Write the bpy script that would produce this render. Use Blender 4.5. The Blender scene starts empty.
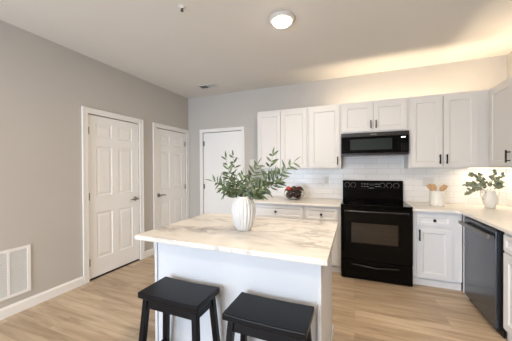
import bpy, bmesh, math, random
from mathutils import Vector, Matrix
S = bpy.context.scene
COL = S.collection
rnd = random.Random(7)
PI = math.pi

# ------------------------------------------------------------------ camera
cd = bpy.data.cameras.new('camera'); cam = bpy.data.objects.new('camera', cd); COL.objects.link(cam)
cd.sensor_fit = 'HORIZONTAL'; cd.sensor_width = 36.0; cd.lens = 243.65/512*36.0
cd.clip_start = 0.05
r3 = Vector((0.92747929, 0.37383674, -0.00531565)); u3 = Vector((0.00220425, 0.0087499, 0.99995929)); f3 = Vector((-0.37386804, 0.92745325, -0.00729132))
m = Matrix((r3, u3, -f3)).transposed().to_4x4(); m.translation = Vector((0, 0, 1.3616))
cam.matrix_world = m
S.camera = cam

# ------------------------------------------------------------------ world, exposure, large lights
S.view_settings.view_transform = 'Standard'; S.view_settings.look = 'None'
S.view_settings.exposure = 1.08; S.view_settings.gamma = 1.0; S.view_settings.use_curve_mapping = False
SKY = 9.5
w = bpy.data.worlds.new('sky'); S.world = w; w.use_nodes = True
w.node_tree.nodes['Background'].inputs['Color'].default_value = (0.70, 0.83, 1.0, 1)
w.node_tree.nodes['Background'].inputs['Strength'].default_value = SKY

# room measures
XL, XR, YB, YF, H = -2.99, 1.73, 3.908, -3.2, 2.7315
CAB_B, CAB_T = 1.355, 2.258         # upper cabinets
CT = 0.895                          # wall counters

def area(name, loc, direction, sx, sy, power, color, shape='RECTANGLE', parent=None):
    l = bpy.data.lights.new(name, 'AREA'); l.shape = shape; l.size = sx
    if shape in ('RECTANGLE', 'ELLIPSE'): l.size_y = sy
    l.energy = power; l.color = color
    o = bpy.data.objects.new(name, l); COL.objects.link(o); o.location = loc
    o.rotation_euler = Vector(direction).to_track_quat('-Z', 'Y').to_euler()
    if parent: o.parent = parent
    return o
WIN = [(-2.85, -1.70, 0.06, 2.15), (-1.62, -0.47, 0.06, 2.15)]      # two glazed openings behind the camera
for (a, b, c, d) in WIN:
    p = area('daylight_portal', ((a+b)/2, YF-0.02, (c+d)/2), (0, 1, 0), b-a, d-c, 1, (1, 1, 1))
    p.data.cycles.is_portal = True
WARM = (1.0, 0.80, 0.56)
LAMP = (1.0, 0.82, 0.62)

# ------------------------------------------------------------------ materials
def nt(name):
    mt = bpy.data.materials.new(name); mt.use_nodes = True
    t = mt.node_tree; return mt, t, t.nodes['Principled BSDF']
def N(t, k, **kw):
    n = t.nodes.new(k)
    for a, b in kw.items():
        if a in n.inputs: n.inputs[a].default_value = b
        else: setattr(n, a, b)
    return n
def ramp(t, pts):
    r = t.nodes.new('ShaderNodeValToRGB'); e = r.color_ramp.elements
    while len(e) < len(pts): e.new(0.5)
    for i, (p, c) in enumerate(pts): e[i].position = p; e[i].color = (c[0], c[1], c[2], 1)
    return r
def plain(name, col, rough=0.5, var=0.03, scale=6, metal=0.0, spec=0.5, bump=0.0, bscale=200, coat=0.0):
    mt, t, b = nt(name)
    tc = N(t, 'ShaderNodeTexCoord'); no = N(t, 'ShaderNodeTexNoise', Scale=scale, Detail=3.0)
    t.links.new(tc.outputs['Object'], no.inputs['Vector'])
    lo = [max(0, c*(1-var)) for c in col]; hi = [min(1, c*(1+var)) for c in col]
    r = ramp(t, [(0.3, lo), (0.7, hi)])
    t.links.new(no.outputs['Fac'], r.inputs['Fac']); t.links.new(r.outputs['Color'], b.inputs['Base Color'])
    b.inputs['Roughness'].default_value = rough; b.inputs['Metallic'].default_value = metal
    b.inputs['Specular IOR Level'].default_value = spec; b.inputs['Coat Weight'].default_value = coat
    if bump:
        n2 = N(t, 'ShaderNodeTexNoise', Scale=bscale, Detail=2.0); bp = N(t, 'ShaderNodeBump', Strength=bump, Distance=0.002)
        t.links.new(tc.outputs['Object'], n2.inputs['Vector']); t.links.new(n2.outputs['Fac'], bp.inputs['Height']); t.links.new(bp.outputs['Normal'], b.inputs['Normal'])
    return mt
M = {}
M['wall'] = plain('greige_paint', (0.49, 0.462, 0.425), 0.7, 0.015, 2, bump=0.05, bscale=350)
M['ceil'] = plain('ceiling_paint', (0.70, 0.672, 0.628), 0.85, 0.01, 2, spec=0.2)
M['trim'] = plain('white_trim_paint', (0.80, 0.78, 0.75), 0.4, 0.01, 3)
M['door'] = plain('white_door_paint', (0.83, 0.82, 0.80), 0.42, 0.01, 3)
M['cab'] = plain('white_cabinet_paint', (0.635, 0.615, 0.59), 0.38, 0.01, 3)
M['base'] = plain('daylight_tinted_cabinet_paint', (0.745, 0.75, 0.765), 0.38, 0.01, 3)  # cool daylight cast put into the white of the base cabinets
M['isl'] = plain('white_island_paint', (0.62, 0.63, 0.65), 0.45, 0.01, 3)
M['black'] = plain('black_pull_metal', (0.005, 0.005, 0.005), 0.4, 0.1, 20, spec=0.3)
M['enamel'] = plain('black_enamel', (0.002, 0.002, 0.002), 0.07, 0.1, 5, spec=0.13)
M['glassblk'] = plain('black_glass', (0.002, 0.002, 0.002), 0.05, 0.1, 5, spec=0.2)
M['gloss'] = plain('glossy_black_handle', (0.006, 0.006, 0.006), 0.22, 0.1, 5, spec=0.6)
M['ovenwin'] = plain('tinted_oven_glass', (0.008, 0.006, 0.005), 0.05, 0.1, 5, spec=0.8)
M['mwwin'] = plain('tinted_microwave_glass', (0.012, 0.02, 0.022), 0.04, 0.1, 5, spec=1.0)
M['grey_mark'] = plain('pale_grey_print', (0.28, 0.28, 0.28), 0.5, 0.02)
M['ring'] = plain('burner_ring_print', (0.06, 0.06, 0.065), 0.2, 0.02)
M['steel'] = plain('brushed_nickel', (0.30, 0.28, 0.26), 0.32, 0.05, 40, metal=1.0)
M['dw'] = plain('black_stainless', (0.115, 0.128, 0.15), 0.22, 0.05, 8, metal=0.85)
M['dwtrim'] = plain('dark_stainless_trim', (0.20, 0.19, 0.18), 0.3, 0.05, 8, metal=0.9)
M['mwtrim'] = plain('microwave_dark_trim', (0.012, 0.010, 0.009), 0.3, 0.05, 8, spec=0.4)
M['stool'] = plain('black_stool_lacquer', (0.003, 0.0035, 0.005), 0.33, 0.2, 6, spec=0.2)
M['ceramic'] = plain('white_ceramic', (0.60, 0.60, 0.59), 0.38, 0.02, 8)
M['crock'] = plain('cream_ceramic', (0.80, 0.77, 0.70), 0.35, 0.02, 8)
M['plastic'] = plain('white_plastic', (0.66, 0.64, 0.60), 0.4, 0.01)
M['ring_paint'] = plain('lamp_ring_paint', (0.60, 0.57, 0.53), 0.5, 0.01)
M['slot'] = plain('dark_slot', (0.05, 0.05, 0.05), 0.6, 0.1)
M['grille'] = plain('grille_louver_paint', (0.62, 0.62, 0.60), 0.5, 0.02)
M['wood'] = plain('utensil_beech', (0.52, 0.32, 0.16), 0.55, 0.15, 25)
M['stem'] = plain('olive_stem', (0.10, 0.085, 0.05), 0.7, 0.2, 30)
M['ball'] = plain('brown_seed_ball', (0.055, 0.022, 0.016), 0.7, 0.5, 60, bump=0.8, bscale=90)
M['red'] = plain('red_fruit_skin', (0.55, 0.03, 0.02), 0.35, 0.2, 12)
M['gap_shade'] = plain('door_gap_shade', (0.02, 0.018, 0.016), 0.8, 0.1)  # flat dark colour standing for the shade in the door gaps

def leafmat(name, a, b_, rough=0.5):
    mt, t, b = nt(name)
    tc = N(t, 'ShaderNodeTexCoord'); no = N(t, 'ShaderNodeTexNoise', Scale=22.0, Detail=2.0)
    t.links.new(tc.outputs['Object'], no.inputs['Vector'])
    r = ramp(t, [(0.32, a), (0.68, b_)]); t.links.new(no.outputs['Fac'], r.inputs['Fac'])
    t.links.new(r.outputs['Color'], b.inputs['Base Color']); b.inputs['Roughness'].default_value = rough
    return mt
M['olive'] = leafmat('olive_leaf', (0.018, 0.040, 0.012), (0.125, 0.165, 0.066), 0.42)
M['euca'] = leafmat('eucalyptus_leaf', (0.13, 0.165, 0.095), (0.36, 0.38, 0.26), 0.55)

def glassmat():
    mt, t, b = nt('clear_glass')
    no = N(t, 'ShaderNodeTexNoise', Scale=4.0); r = ramp(t, [(0, (0.93, 0.95, 0.94)), (1, (0.98, 0.98, 0.98))])
    t.links.new(no.outputs['Fac'], r.inputs['Fac']); t.links.new(r.outputs['Color'], b.inputs['Base Color'])
    b.inputs['Transmission Weight'].default_value = 1.0; b.inputs['Roughness'].default_value = 0.02; b.inputs['IOR'].default_value = 1.3
    return mt
M['glass'] = glassmat()

def emit(name, col, st):
    mt, t, b = nt(name)
    b.inputs['Base Color'].default_value = (0.9, 0.9, 0.9, 1)
    b.inputs['Emission Color'].default_value = (*col, 1); b.inputs['Emission Strength'].default_value = st
    return mt
M['lens'] = emit('lamp_lens', (1.0, 0.93, 0.80), 12.0)
M['led'] = emit('led_digits', (0.75, 0.88, 1.0), 1.6)
M['strip'] = emit('led_strip', WARM, 3.0)

def floor_mat():
    mt, t, b = nt('light_oak_planks')
    tc = N(t, 'ShaderNodeTexCoord')
    br = N(t, 'ShaderNodeTexBrick', Scale=1.0)
    br.inputs['Brick Width'].default_value = 1.22; br.inputs['Row Height'].default_value = 0.18; br.inputs['Mortar Size'].default_value = 0.0012
    br.inputs['Mortar Smooth'].default_value = 0.3; br.offset = 0.37; br.offset_frequency = 2
    br.inputs['Color1'].default_value = (0, 0, 0, 1); br.inputs['Color2'].default_value = (1, 1, 1, 1); br.inputs['Mortar'].default_value = (0.5, 0.5, 0.5, 1)
    t.links.new(tc.outputs['Object'], br.inputs['Vector'])
    # per plank offset of the grain
    mp = N(t, 'ShaderNodeMapping'); mp.inputs['Scale'].default_value = (0.9, 9.0, 1.0)
    sc = N(t, 'ShaderNodeVectorMath', operation='SCALE'); sc.inputs['Scale'].default_value = 7.0
    ad = N(t, 'ShaderNodeVectorMath', operation='ADD')
    t.links.new(br.outputs['Color'], sc.inputs[0]); t.links.new(tc.outputs['Object'], mp.inputs['Vector'])
    t.links.new(mp.outputs['Vector'], ad.inputs[0]); t.links.new(sc.outputs['Vector'], ad.inputs[1])
    no = N(t, 'ShaderNodeTexNoise', Scale=1.5, Detail=5.0, Roughness=0.6, Distortion=0.6)
    t.links.new(ad.outputs['Vector'], no.inputs['Vector'])
    r = ramp(t, [(0.28, (0.31, 0.22, 0.142)), (0.5, (0.48, 0.365, 0.25)), (0.74, (0.62, 0.50, 0.37))])
    t.links.new(no.outputs['Fac'], r.inputs['Fac'])
    tone = ramp(t, [(0.0, (0.86, 0.85, 0.84)), (1.0, (1.08, 1.08, 1.08))])
    t.links.new(br.outputs['Color'], tone.inputs['Fac'])
    mx = N(t, 'ShaderNodeMix', data_type='RGBA', blend_type='MULTIPLY'); mx.inputs['Factor'].default_value = 1.0
    t.links.new(r.outputs['Color'], mx.inputs['A']); t.links.new(tone.outputs['Color'], mx.inputs['B'])
    seam = N(t, 'ShaderNodeMix', data_type='RGBA', blend_type='MIX')
    seam.inputs['B'].default_value = (0.16, 0.10, 0.06, 1)
    half = N(t, 'ShaderNodeMath', operation='MULTIPLY'); half.inputs[1].default_value = 0.6
    t.links.new(br.outputs['Fac'], half.inputs[0]); t.links.new(half.outputs[0], seam.inputs['Factor']); t.links.new(mx.outputs['Result'], seam.inputs['A'])
    t.links.new(seam.outputs['Result'], b.inputs['Base Color'])
    b.inputs['Roughness'].default_value = 0.42; b.inputs['Specular IOR Level'].default_value = 0.4
    bp = N(t, 'ShaderNodeBump', Strength=0.12, Distance=0.002); t.links.new(no.outputs['Fac'], bp.inputs['Height']); t.links.new(bp.outputs['Normal'], b.inputs['Normal'])
    return mt
M['floor'] = floor_mat()

def tile_mat(name, axis):
    mt, t, b = nt(name)
    tc = N(t, 'ShaderNodeTexCoord'); sp = N(t, 'ShaderNodeSeparateXYZ'); cb = N(t, 'ShaderNodeCombineXYZ')
    t.links.new(tc.outputs['Object'], sp.inputs[0]); t.links.new(sp.outputs[axis], cb.inputs['X'])
    sub = N(t, 'ShaderNodeMath', operation='SUBTRACT'); sub.inputs[1].default_value = CT
    t.links.new(sp.outputs['Z'], sub.inputs[0]); t.links.new(sub.outputs[0], cb.inputs['Y'])
    br = N(t, 'ShaderNodeTexBrick', Scale=1.0)
    br.inputs['Brick Width'].default_value = 0.30; br.inputs['Row Height'].default_value = 0.0765; br.inputs['Mortar Size'].default_value = 0.0022
    br.inputs['Color1'].default_value = (0.73, 0.72, 0.705, 1); br.inputs['Color2'].default_value = (0.78, 0.77, 0.755, 1); br.inputs['Mortar'].default_value = (0.58, 0.57, 0.56, 1)
    t.links.new(cb.outputs[0], br.inputs['Vector']); t.links.new(br.outputs['Color'], b.inputs['Base Color'])
    inv = N(t, 'ShaderNodeMath', operation='SUBTRACT'); inv.inputs[0].default_value = 1.0; t.links.new(br.outputs['Fac'], inv.inputs[1])
    bp = N(t, 'ShaderNodeBump', Strength=0.35, Distance=0.003); t.links.new(inv.outputs[0], bp.inputs['Height']); t.links.new(bp.outputs['Normal'], b.inputs['Normal'])
    b.inputs['Roughness'].default_value = 0.22
    return mt
M['tileX'] = tile_mat('white_subway_tile', 'X'); M['tileY'] = tile_mat('white_subway_tile_return', 'Y')

def quartz(name, amount, seed, basec):
    mt, t, b = nt(name)
    tc = N(t, 'ShaderNodeTexCoord'); mp = N(t, 'ShaderNodeMapping'); mp.inputs['Location'].default_value = seed; mp.inputs['Rotation'].default_value = (0, 0, 0.45)
    mp.inputs['Scale'].default_value = (1.0, 1.9, 1.0)
    t.links.new(tc.outputs['Object'], mp.inputs['Vector'])
    def vein(scale, width, dist):
        n = N(t, 'ShaderNodeTexNoise', Scale=scale, Detail=6.0, Roughness=0.62, Distortion=dist); t.links.new(mp.outputs['Vector'], n.inputs['Vector'])
        s = N(t, 'ShaderNodeMath', operation='SUBTRACT'); s.inputs[1].default_value = 0.5; a = N(t, 'ShaderNodeMath', operation='ABSOLUTE')
        t.links.new(n.outputs['Fac'], s.inputs[0]); t.links.new(s.outputs[0], a.inputs[0])
        mr = N(t, 'ShaderNodeMapRange'); mr.inputs['From Min'].default_value = 0; mr.inputs['From Max'].default_value = width; mr.inputs['To Min'].default_value = 1; mr.inputs['To Max'].default_value = 0
        t.links.new(a.outputs[0], mr.inputs['Value']); return mr
    v1 = vein(1.7, 0.055, 0.8); v2 = vein(3.6, 0.03, 0.5)
    mk = N(t, 'ShaderNodeTexNoise', Scale=2.1, Detail=2.0); t.links.new(mp.outputs['Vector'], mk.inputs['Vector'])
    mm = N(t, 'ShaderNodeMapRange'); mm.inputs['From Min'].default_value = 0.42; mm.inputs['From Max'].default_value = 0.62; t.links.new(mk.outputs['Fac'], mm.inputs['Value'])
    hv = N(t, 'ShaderNodeMath', operation='MULTIPLY'); hv.inputs[1].default_value = 0.6; t.links.new(v2.outputs[0], hv.inputs[0])
    mxv = N(t, 'ShaderNodeMath', operation='MAXIMUM'); t.links.new(v1.outputs[0], mxv.inputs[0]); t.links.new(hv.outputs[0], mxv.inputs[1])
    ml = N(t, 'ShaderNodeMath', operation='MULTIPLY'); t.links.new(mxv.outputs[0], ml.inputs[0]); t.links.new(mm.outputs[0], ml.inputs[1])
    am = N(t, 'ShaderNodeMath', operation='MULTIPLY'); am.inputs[1].default_value = amount; t.links.new(ml.outputs[0], am.inputs[0])
    mx = N(t, 'ShaderNodeMix', data_type='RGBA'); mx.inputs['A'].default_value = (*basec, 1); mx.inputs['B'].default_value = (0.22, 0.20, 0.19, 1)
    t.links.new(am.outputs[0], mx.inputs['Factor']); t.links.new(mx.outputs['Result'], b.inputs['Base Color'])
    b.inputs['Roughness'].default_value = 0.3
    return mt
M['quartz'] = quartz('veined_quartz', 0.95, (3.1, 0.4, 0.0), (0.64, 0.61, 0.565))
M['quartz2'] = quartz('pale_quartz', 0.18, (7.3, 2.0, 0.0), (0.80, 0.765, 0.71))

# ------------------------------------------------------------------ mesh helpers
class MB:
    def __init__(s): s.bm = bmesh.new()
    def face(s, pts):
        return s.bm.faces.new([s.bm.verts.new(p) for p in pts])
    def box(s, x0, x1, y0, y1, z0, z1):
        v = [s.bm.verts.new((x, y, z)) for z in (z0, z1) for y in (y0, y1) for x in (x0, x1)]
        for f in ((0, 2, 3, 1), (4, 5, 7, 6), (0, 1, 5, 4), (1, 3, 7, 5), (3, 2, 6, 7), (2, 0, 4, 6)): s.bm.faces.new([v[i] for i in f])
        return s
    def hexa(s, lo, hi):     # two quads of four points (bottom, top)
        v = [s.bm.verts.new(p) for p in list(lo)+list(hi)]
        for f in ((3, 2, 1, 0), (4, 5, 6, 7), (0, 1, 5, 4), (1, 2, 6, 5), (2, 3, 7, 6), (3, 0, 4, 7)): s.bm.faces.new([v[i] for i in f])
        return s
    def ring(s, c, ax, r, n, flat=1.0):
        ax = Vector(ax).normalized(); a = ax.orthogonal().normalized(); b = ax.cross(a)
        return [s.bm.verts.new(Vector(c)+a*math.cos(2*PI*i/n)*r+b*math.sin(2*PI*i/n)*r*flat) for i in range(n)]
    def tube(s, pts, rad, n=8, cap=True):
        pts = [Vector(p) for p in pts]; rings = []
        if not isinstance(rad, (list, tuple)): rad = [rad]*len(pts)
        ref = None
        for i, p in enumerate(pts):
            d = (pts[min(i+1, len(pts)-1)]-pts[max(i-1, 0)]).normalized()
            if ref is None: ref = d.orthogonal().normalized()
            ref = (ref-d*ref.dot(d)).normalized(); b = d.cross(ref)
            rings.append([s.bm.verts.new(p+(ref*math.cos(2*PI*k/n)+b*math.sin(2*PI*k/n))*rad[i]) for k in range(n)])
        for A, B in zip(rings, rings[1:]):
            for k in range(n): s.bm.faces.new([A[k], A[(k+1) % n], B[(k+1) % n], B[k]])
        if cap: s.bm.faces.new(rings[0][::-1]); s.bm.faces.new(rings[-1])
        return s
    def cyl(s, p0, p1, r0, r1=None, n=20): return s.tube([p0, p1], [r0, r1 if r1 is not None else r0], n)
    def lathe(s, prof, c=(0, 0, 0), n=32, rf=None, closed=False):    # prof: (r, z); rf(theta, z) scales the radius
        rings = []
        for r, z in prof:
            rings.append([s.bm.verts.new((c[0]+r*(rf(2*PI*k/n, z) if rf else 1)*math.cos(2*PI*k/n), c[1]+r*(rf(2*PI*k/n, z) if rf else 1)*math.sin(2*PI*k/n), c[2]+z)) for k in range(n)])
        for A, B in zip(rings, rings[1:]):
            for k in range(n): s.bm.faces.new([A[k], A[(k+1) % n], B[(k+1) % n], B[k]])
        s.bm.faces.new(rings[0][::-1]); s.bm.faces.new(rings[-1])
        return s
    def ball(s, c, r, sub=2, sq=1.0):
        g = bmesh.ops.create_icosphere(s.bm, subdivisions=sub, radius=r)
        for v in g['verts']: v.co = Vector((v.co.x+c[0], v.co.y+c[1], v.co.z*sq+c[2]))
        return s
    def slab(s, w, h, t, panels, prof, x=0, y=0, z=0):
        """door slab, front at y (facing -Y), with panels [(x0,x1,z0,z1)] whose profile is [(inset, depth)]"""
        xs = sorted({0, w, *[p[0] for p in panels], *[p[1] for p in panels]}); zs = sorted({0, h, *[p[2] for p in panels], *[p[3] for p in panels]})
        P = lambda a, b_, c: (x+a, y+b_, z+c)
        for xa, xb in zip(xs, xs[1:]):
            for za, zb in zip(zs, zs[1:]):
                if any(p[0] <= xa and xb <= p[1] and p[2] <= za and zb <= p[3] for p in panels): continue
                s.face([P(xa, 0, za), P(xb, 0, za), P(xb, 0, zb), P(xa, 0, zb)])
        for (a, b_, c, d) in panels:
            q = None
            for ins, dep in prof:
                cur = [P(a+ins, dep, c+ins), P(b_-ins, dep, c+ins), P(b_-ins, dep, d-ins), P(a+ins, dep, d-ins)]
                if q:
                    for i in range(4): s.face([q[i], q[(i+1) % 4], cur[(i+1) % 4], cur[i]])
                q = cur
            s.face(q)
        s.face([P(0, t, 0), P(0, t, h), P(w, t, h), P(w, t, 0)])
        s.face([P(0, 0, 0), P(0, 0, h), P(0, t, h), P(0, t, 0)]); s.face([P(w, 0, 0), P(w, t, 0), P(w, t, h), P(w, 0, h)])
        s.face([P(0, 0, h), P(w, 0, h), P(w, t, h), P(0, t, h)]); s.face([P(0, 0, 0), P(0, t, 0), P(w, t, 0), P(w, 0, 0)])
        bmesh.ops.remove_doubles(s.bm, verts=s.bm.verts[:], dist=1e-5)
        return s
    def build(s, name, mat, parent=None, smooth=False, bevel=0.0, seg=2, subsurf=0):
        bmesh.ops.recalc_face_normals(s.bm, faces=s.bm.faces[:])
        me = bpy.data.meshes.new(name); s.bm.to_mesh(me); s.bm.free()
        me.materials.append(M[mat] if isinstance(mat, str) else mat)
        if smooth: me.shade_smooth()
        o = bpy.data.objects.new(name, me); COL.objects.link(o)
        if parent: o.parent = parent
        if bevel:
            b = o.modifiers.new('bevel', 'BEVEL'); b.width = bevel; b.segments = seg; b.limit_method = 'ANGLE'; b.angle_limit = 0.6
        if subsurf:
            u = o.modifiers.new('subsurf', 'SUBSURF'); u.levels = subsurf; u.render_levels = subsurf
        return o
def tag(o, label, cat, group=None, kind=None):
    o['label'] = label; o['category'] = cat
    if group: o['group'] = group
    if kind: o['kind'] = kind
    return o
def thing(name, label, cat, loc=(0, 0, 0), rz=0.0, group=None, kind=None):
    o = bpy.data.objects.new(name, None); COL.objects.link(o); o.location = loc; o.rotation_euler = (0, 0, rz); o.empty_display_size = 0.1
    return tag(o, label, cat, group, kind)
def copy_tree(o, parent=None):
    c = o.copy(); COL.objects.link(c)
    if parent: c.parent = parent
    for ch in list(o.children): copy_tree(ch, c)
    return c

# ------------------------------------------------------------------ room shell
T = 0.12
tag(MB().box(XL-T, XR+T, YF-T, YB+T, -0.1, 0).build('floor', 'floor'), 'light oak plank floor running under the whole kitchen', 'floor', kind='structure')
tag(MB().box(XL-T, XR+T, YF-T, YB+T, H, H+0.1).build('ceiling', 'ceil'), 'plain beige painted ceiling', 'ceiling', kind='structure')
DH = 2.045
D1, D2 = (1.972, 2.736), (3.068, 3.832)       # door openings in the left wall (y)
D3 = (-2.655, -1.845)                         # door opening in the back wall (x)
b = MB()
b.box(XL-T, XL, YF-T, D1[0], 0, H).box(XL-T, XL, D1[1], D2[0], 0, H).box(XL-T, XL, D2[1], YB+T, 0, H)
b.box(XL-T, XL, D1[0], D1[1], DH, H).box(XL-T, XL, D2[0], D2[1], DH, H)
tag(b.build('wall_left', 'wall'), 'long greige wall on the left with two white doors', 'wall', kind='structure')
b = MB()
b.box(XL, D3[0], YB, YB+T, 0, H).box(D3[1], XR, YB, YB+T, 0, H).box(D3[0], D3[1], YB, YB+T, DH, H)
tag(b.build('wall_back', 'wall'), 'greige wall behind the range and the upper cabinets', 'wall', kind='structure')
tag(MB().box(XR, XR+T, YF-T, YB+T, 0, H).build('wall_right', 'wall'), 'greige wall behind the right-hand cabinet run', 'wall', kind='structure')
b = MB()
xs = [XL, WIN[0][0], WIN[0][1], WIN[1][0], WIN[1][1], XR]
for i in (0, 2, 4): b.box(xs[i], xs[i+1], YF-T, YF, 0, H)
for (a, c, z0, z1) in WIN: b.box(a, c, YF-T, YF, z1, H); b.box(a, c, YF-T, YF, 0, z0)
tag(b.build('wall_front', 'wall'), 'greige wall with tall glazed openings, opposite the range', 'wall', kind='structure')
for i, (a, c, z0, z1) in enumerate(WIN):
    b = MB()
    b.box(a, a+.06, YF-.09, YF-.03, z0, z1).box(c-.06, c, YF-.09, YF-.03, z0, z1).box(a+.06, c-.06, YF-.09, YF-.03, z1-.06, z1).box(a+.06, c-.06, YF-.09, YF-.03, z0, z0+.06)
    b.box((a+c)/2-.035, (a+c)/2+.035, YF-.09, YF-.03, z0+.06, z1-.06)
    tag(b.build('window_%d' % (i+1), 'trim'), 'tall white framed window in the wall opposite the range, %s' % ('nearer the left wall' if i == 0 else 'nearer the middle of the room'), 'window', kind='structure')

# baseboards
def baseboard(name, a, c, side, label):
    b = MB(); t_, h_ = 0.014, 0.10
    prof = [(0, 0), (t_, 0), (t_, h_-0.02), (t_*0.55, h_-0.008), (t_*0.35, h_), (0, h_)]
    P = (lambda d, z, s: (XL+d, s, z)) if side == 'l' else (lambda d, z, s: (s, YB-d, z))
    A = [b.bm.verts.new(P(d, z, a)) for d, z in prof]; B = [b.bm.verts.new(P(d, z, c)) for d, z in prof]
    n = len(prof)
    for i in range(n): b.bm.faces.new([A[i], A[(i+1) % n], B[(i+1) % n], B[i]])
    b.bm.faces.new(A[::-1]); b.bm.faces.new(B)
    tag(b.build(name, 'trim'), label, 'baseboard', kind='structure')
baseboard('baseboard_left', YF, D1[0]-0.075, 'l', 'long white baseboard under the return air grille')
baseboard('baseboard_left', D1[1]+0.075, D2[0]-0.075, 'l', 'short white baseboard between the two left-wall doors')
baseboard('baseboard_back', XL+0.016, D3[0]-0.09, 'b', 'short white baseboard in the corner beside the back-wall door')
baseboard('baseboard_back', D3[1]+0.065, -1.43, 'b', 'short white baseboard between the back-wall door and base cabinets')

# doors
def six_panels(wd):
    st, mid = 0.112, 0.095
    a, b_ = st, (wd-mid)/2; c, d = (wd+mid)/2, wd-st
    return [(x0, x1, z0, z1) for (x0, x1) in ((a, b_), (c, d)) for (z0, z1) in ((0.22, 0.80), (1.01, 1.63), (1.745, 1.925))]
PROF = [(0, 0), (0.010, 0.009), (0.022, 0.009), (0.046, 0.0025)]
def room_door(name, label, loc, rz, wd, hinge_left, handle=True, cas=0.068, casr=None, panels=True):
    """local: x along the width, -y towards the room, opening 0..wd"""
    r = thing(name, label, 'door', loc, rz, kind='structure')
    h = DH-0.012
    slab = MB().slab(wd-0.006, h-0.016, 0.035, six_panels(wd-0.006) if panels else [], PROF, 0.003, 0.014, 0.020).build('door_slab', 'door', r, bevel=0.0015)
    casr = cas if casr is None else casr
    b = MB()
    def stile(x0, x1): b.box(x0, x1, -0.016, 0.0, 0, DH+cas)
    b.box(-cas, 0.0, -0.016, -0.0005, 0, DH+cas).box(wd, wd+casr, -0.016, -0.0005, 0, DH+cas).box(0, wd, -0.016, -0.0005, DH, DH+cas)
    b.box(-cas, -cas+0.018, -0.021, -0.016, 0, DH+cas).box(-cas+0.018, wd+casr-0.018 if casr > 0.03 else wd+casr, -0.021, -0.016, DH+cas-0.018, DH+cas)
    if casr > 0.03: b.box(wd+casr-0.018, wd+casr, -0.021, -0.016, 0, DH+cas)
    b.build('door_casing', 'trim', r, bevel=0.003)
    hx = 0.003 if hinge_left else wd-0.003
    for z in (0.22, 1.03, 1.84):
        b = MB().cyl((hx, 0.004, z-0.045), (hx, 0.004, z+0.045), 0.0085, n=10)
        s = 1 if hinge_left else -1
        b.box(min(hx, hx+s*0.028), max(hx, hx+s*0.028), 0.0105, 0.0135, z-0.045, z+0.045)
        b.build('hinge', 'steel', r)
    if handle:
        kx = wd-0.07 if hinge_left else 0.07; s = -1 if hinge_left else 1
        b = MB().cyl((kx, 0.0138, 0.93), (kx, 0.004, 0.93), 0.032, 0.030, 24).cyl((kx, 0.004, 0.93), (kx, -0.035, 0.93), 0.011, 0.010, 12)
        b.tube([(kx-s*0.008, -0.036, 0.93), (kx+s*0.03, -0.040, 0.934), (kx+s*0.07, -0.038, 0.932), (kx+s*0.115, -0.034, 0.924)], [0.012, 0.0105, 0.009, 0.007], 10)
        b.build('door_lever', 'steel', r, smooth=True)
    # gap shade drawn as a dark foot strip and dark backing behind the slab
    b = MB().box(0.0, wd, 0.052, 0.062, 0.0, DH).build('dark_backing', 'gap_shade', r)
    MB().box(0.0, wd, 0.002, 0.051, 0.0003, 0.004).build('foot_shade_strip', 'gap_shade', r)
    return r
# left wall: local x -> -Y?  rotate +90deg: local x -> +Y, local -y -> +X (into the room)
room_door('door_1', 'white six-panel door nearest the wall grille on the left wall', (XL, D1[0], 0), PI/2, D1[1]-D1[0], True)
room_door('door_2', 'white six-panel door at the far end of the left wall', (XL, D2[0], 0), PI/2, D2[1]-D2[0], False, casr=0.068)
room_door('door_3', 'plain flat white door in the back wall left of the upper cabinets', (D3[0], YB, 0), 0, D3[1]-D3[0], True, cas=0.062, panels=False)

# backsplash
SB = 0.008
b = MB().box(-1.42, XR-SB, YB-SB, YB-0.0003, CT+0.001, CAB_B+0.5)
tag(b.build('trim_1', 'tileX'), 'white subway tile backsplash behind the range and counters', 'backsplash', kind='structure')
b = MB().box(XR-SB, XR-0.0003, 1.6, YB-0.0003, CT+0.001, CAB_B+0.02)
tag(b.build('trim_2', 'tileY'), 'white subway tile backsplash on the right wall by the pitcher', 'backsplash', kind='structure')

# ------------------------------------------------------------------ cabinets
def bar_pull(parent, x, z0, z1, y, r=0.007):
    b = MB().box(x-r, x+r, y-0.038, y-0.027, z0, z1)
    for z in (z0+0.02, z1-0.02): b.box(x-r*0.8, x+r*0.8, y-0.028, y+0.001, z-r*0.8, z+r*0.8)
    return b.build('bar_pull', 'black', parent, bevel=0.0012)
def knob(parent, x, z, y):
    b = MB().cyl((x, y+0.001, z), (x, y-0.016, z), 0.006, n=12).box(x-0.014, x+0.014, y-0.026, y-0.016, z-0.014, z+0.014)
    return b.build('knob', 'black', parent, bevel=0.003)
SH = [(0, 0), (0.003, 0.001), (0.012, 0.009)]
def shaker(name, parent, x0, x1, z0, z1, rail=0.057, y=-0.019, t=0.0185, mat='cab'):
    wd, hh = x1-x0, z1-z0; rail = min(rail, hh*0.28)
    o = MB().slab(wd, hh, t, [(rail, wd-rail, rail, hh-rail)], SH, 0, 0, 0).build(name, mat, parent, bevel=0.0012)
    o.location = (x0, y, z0)
    return o
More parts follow.
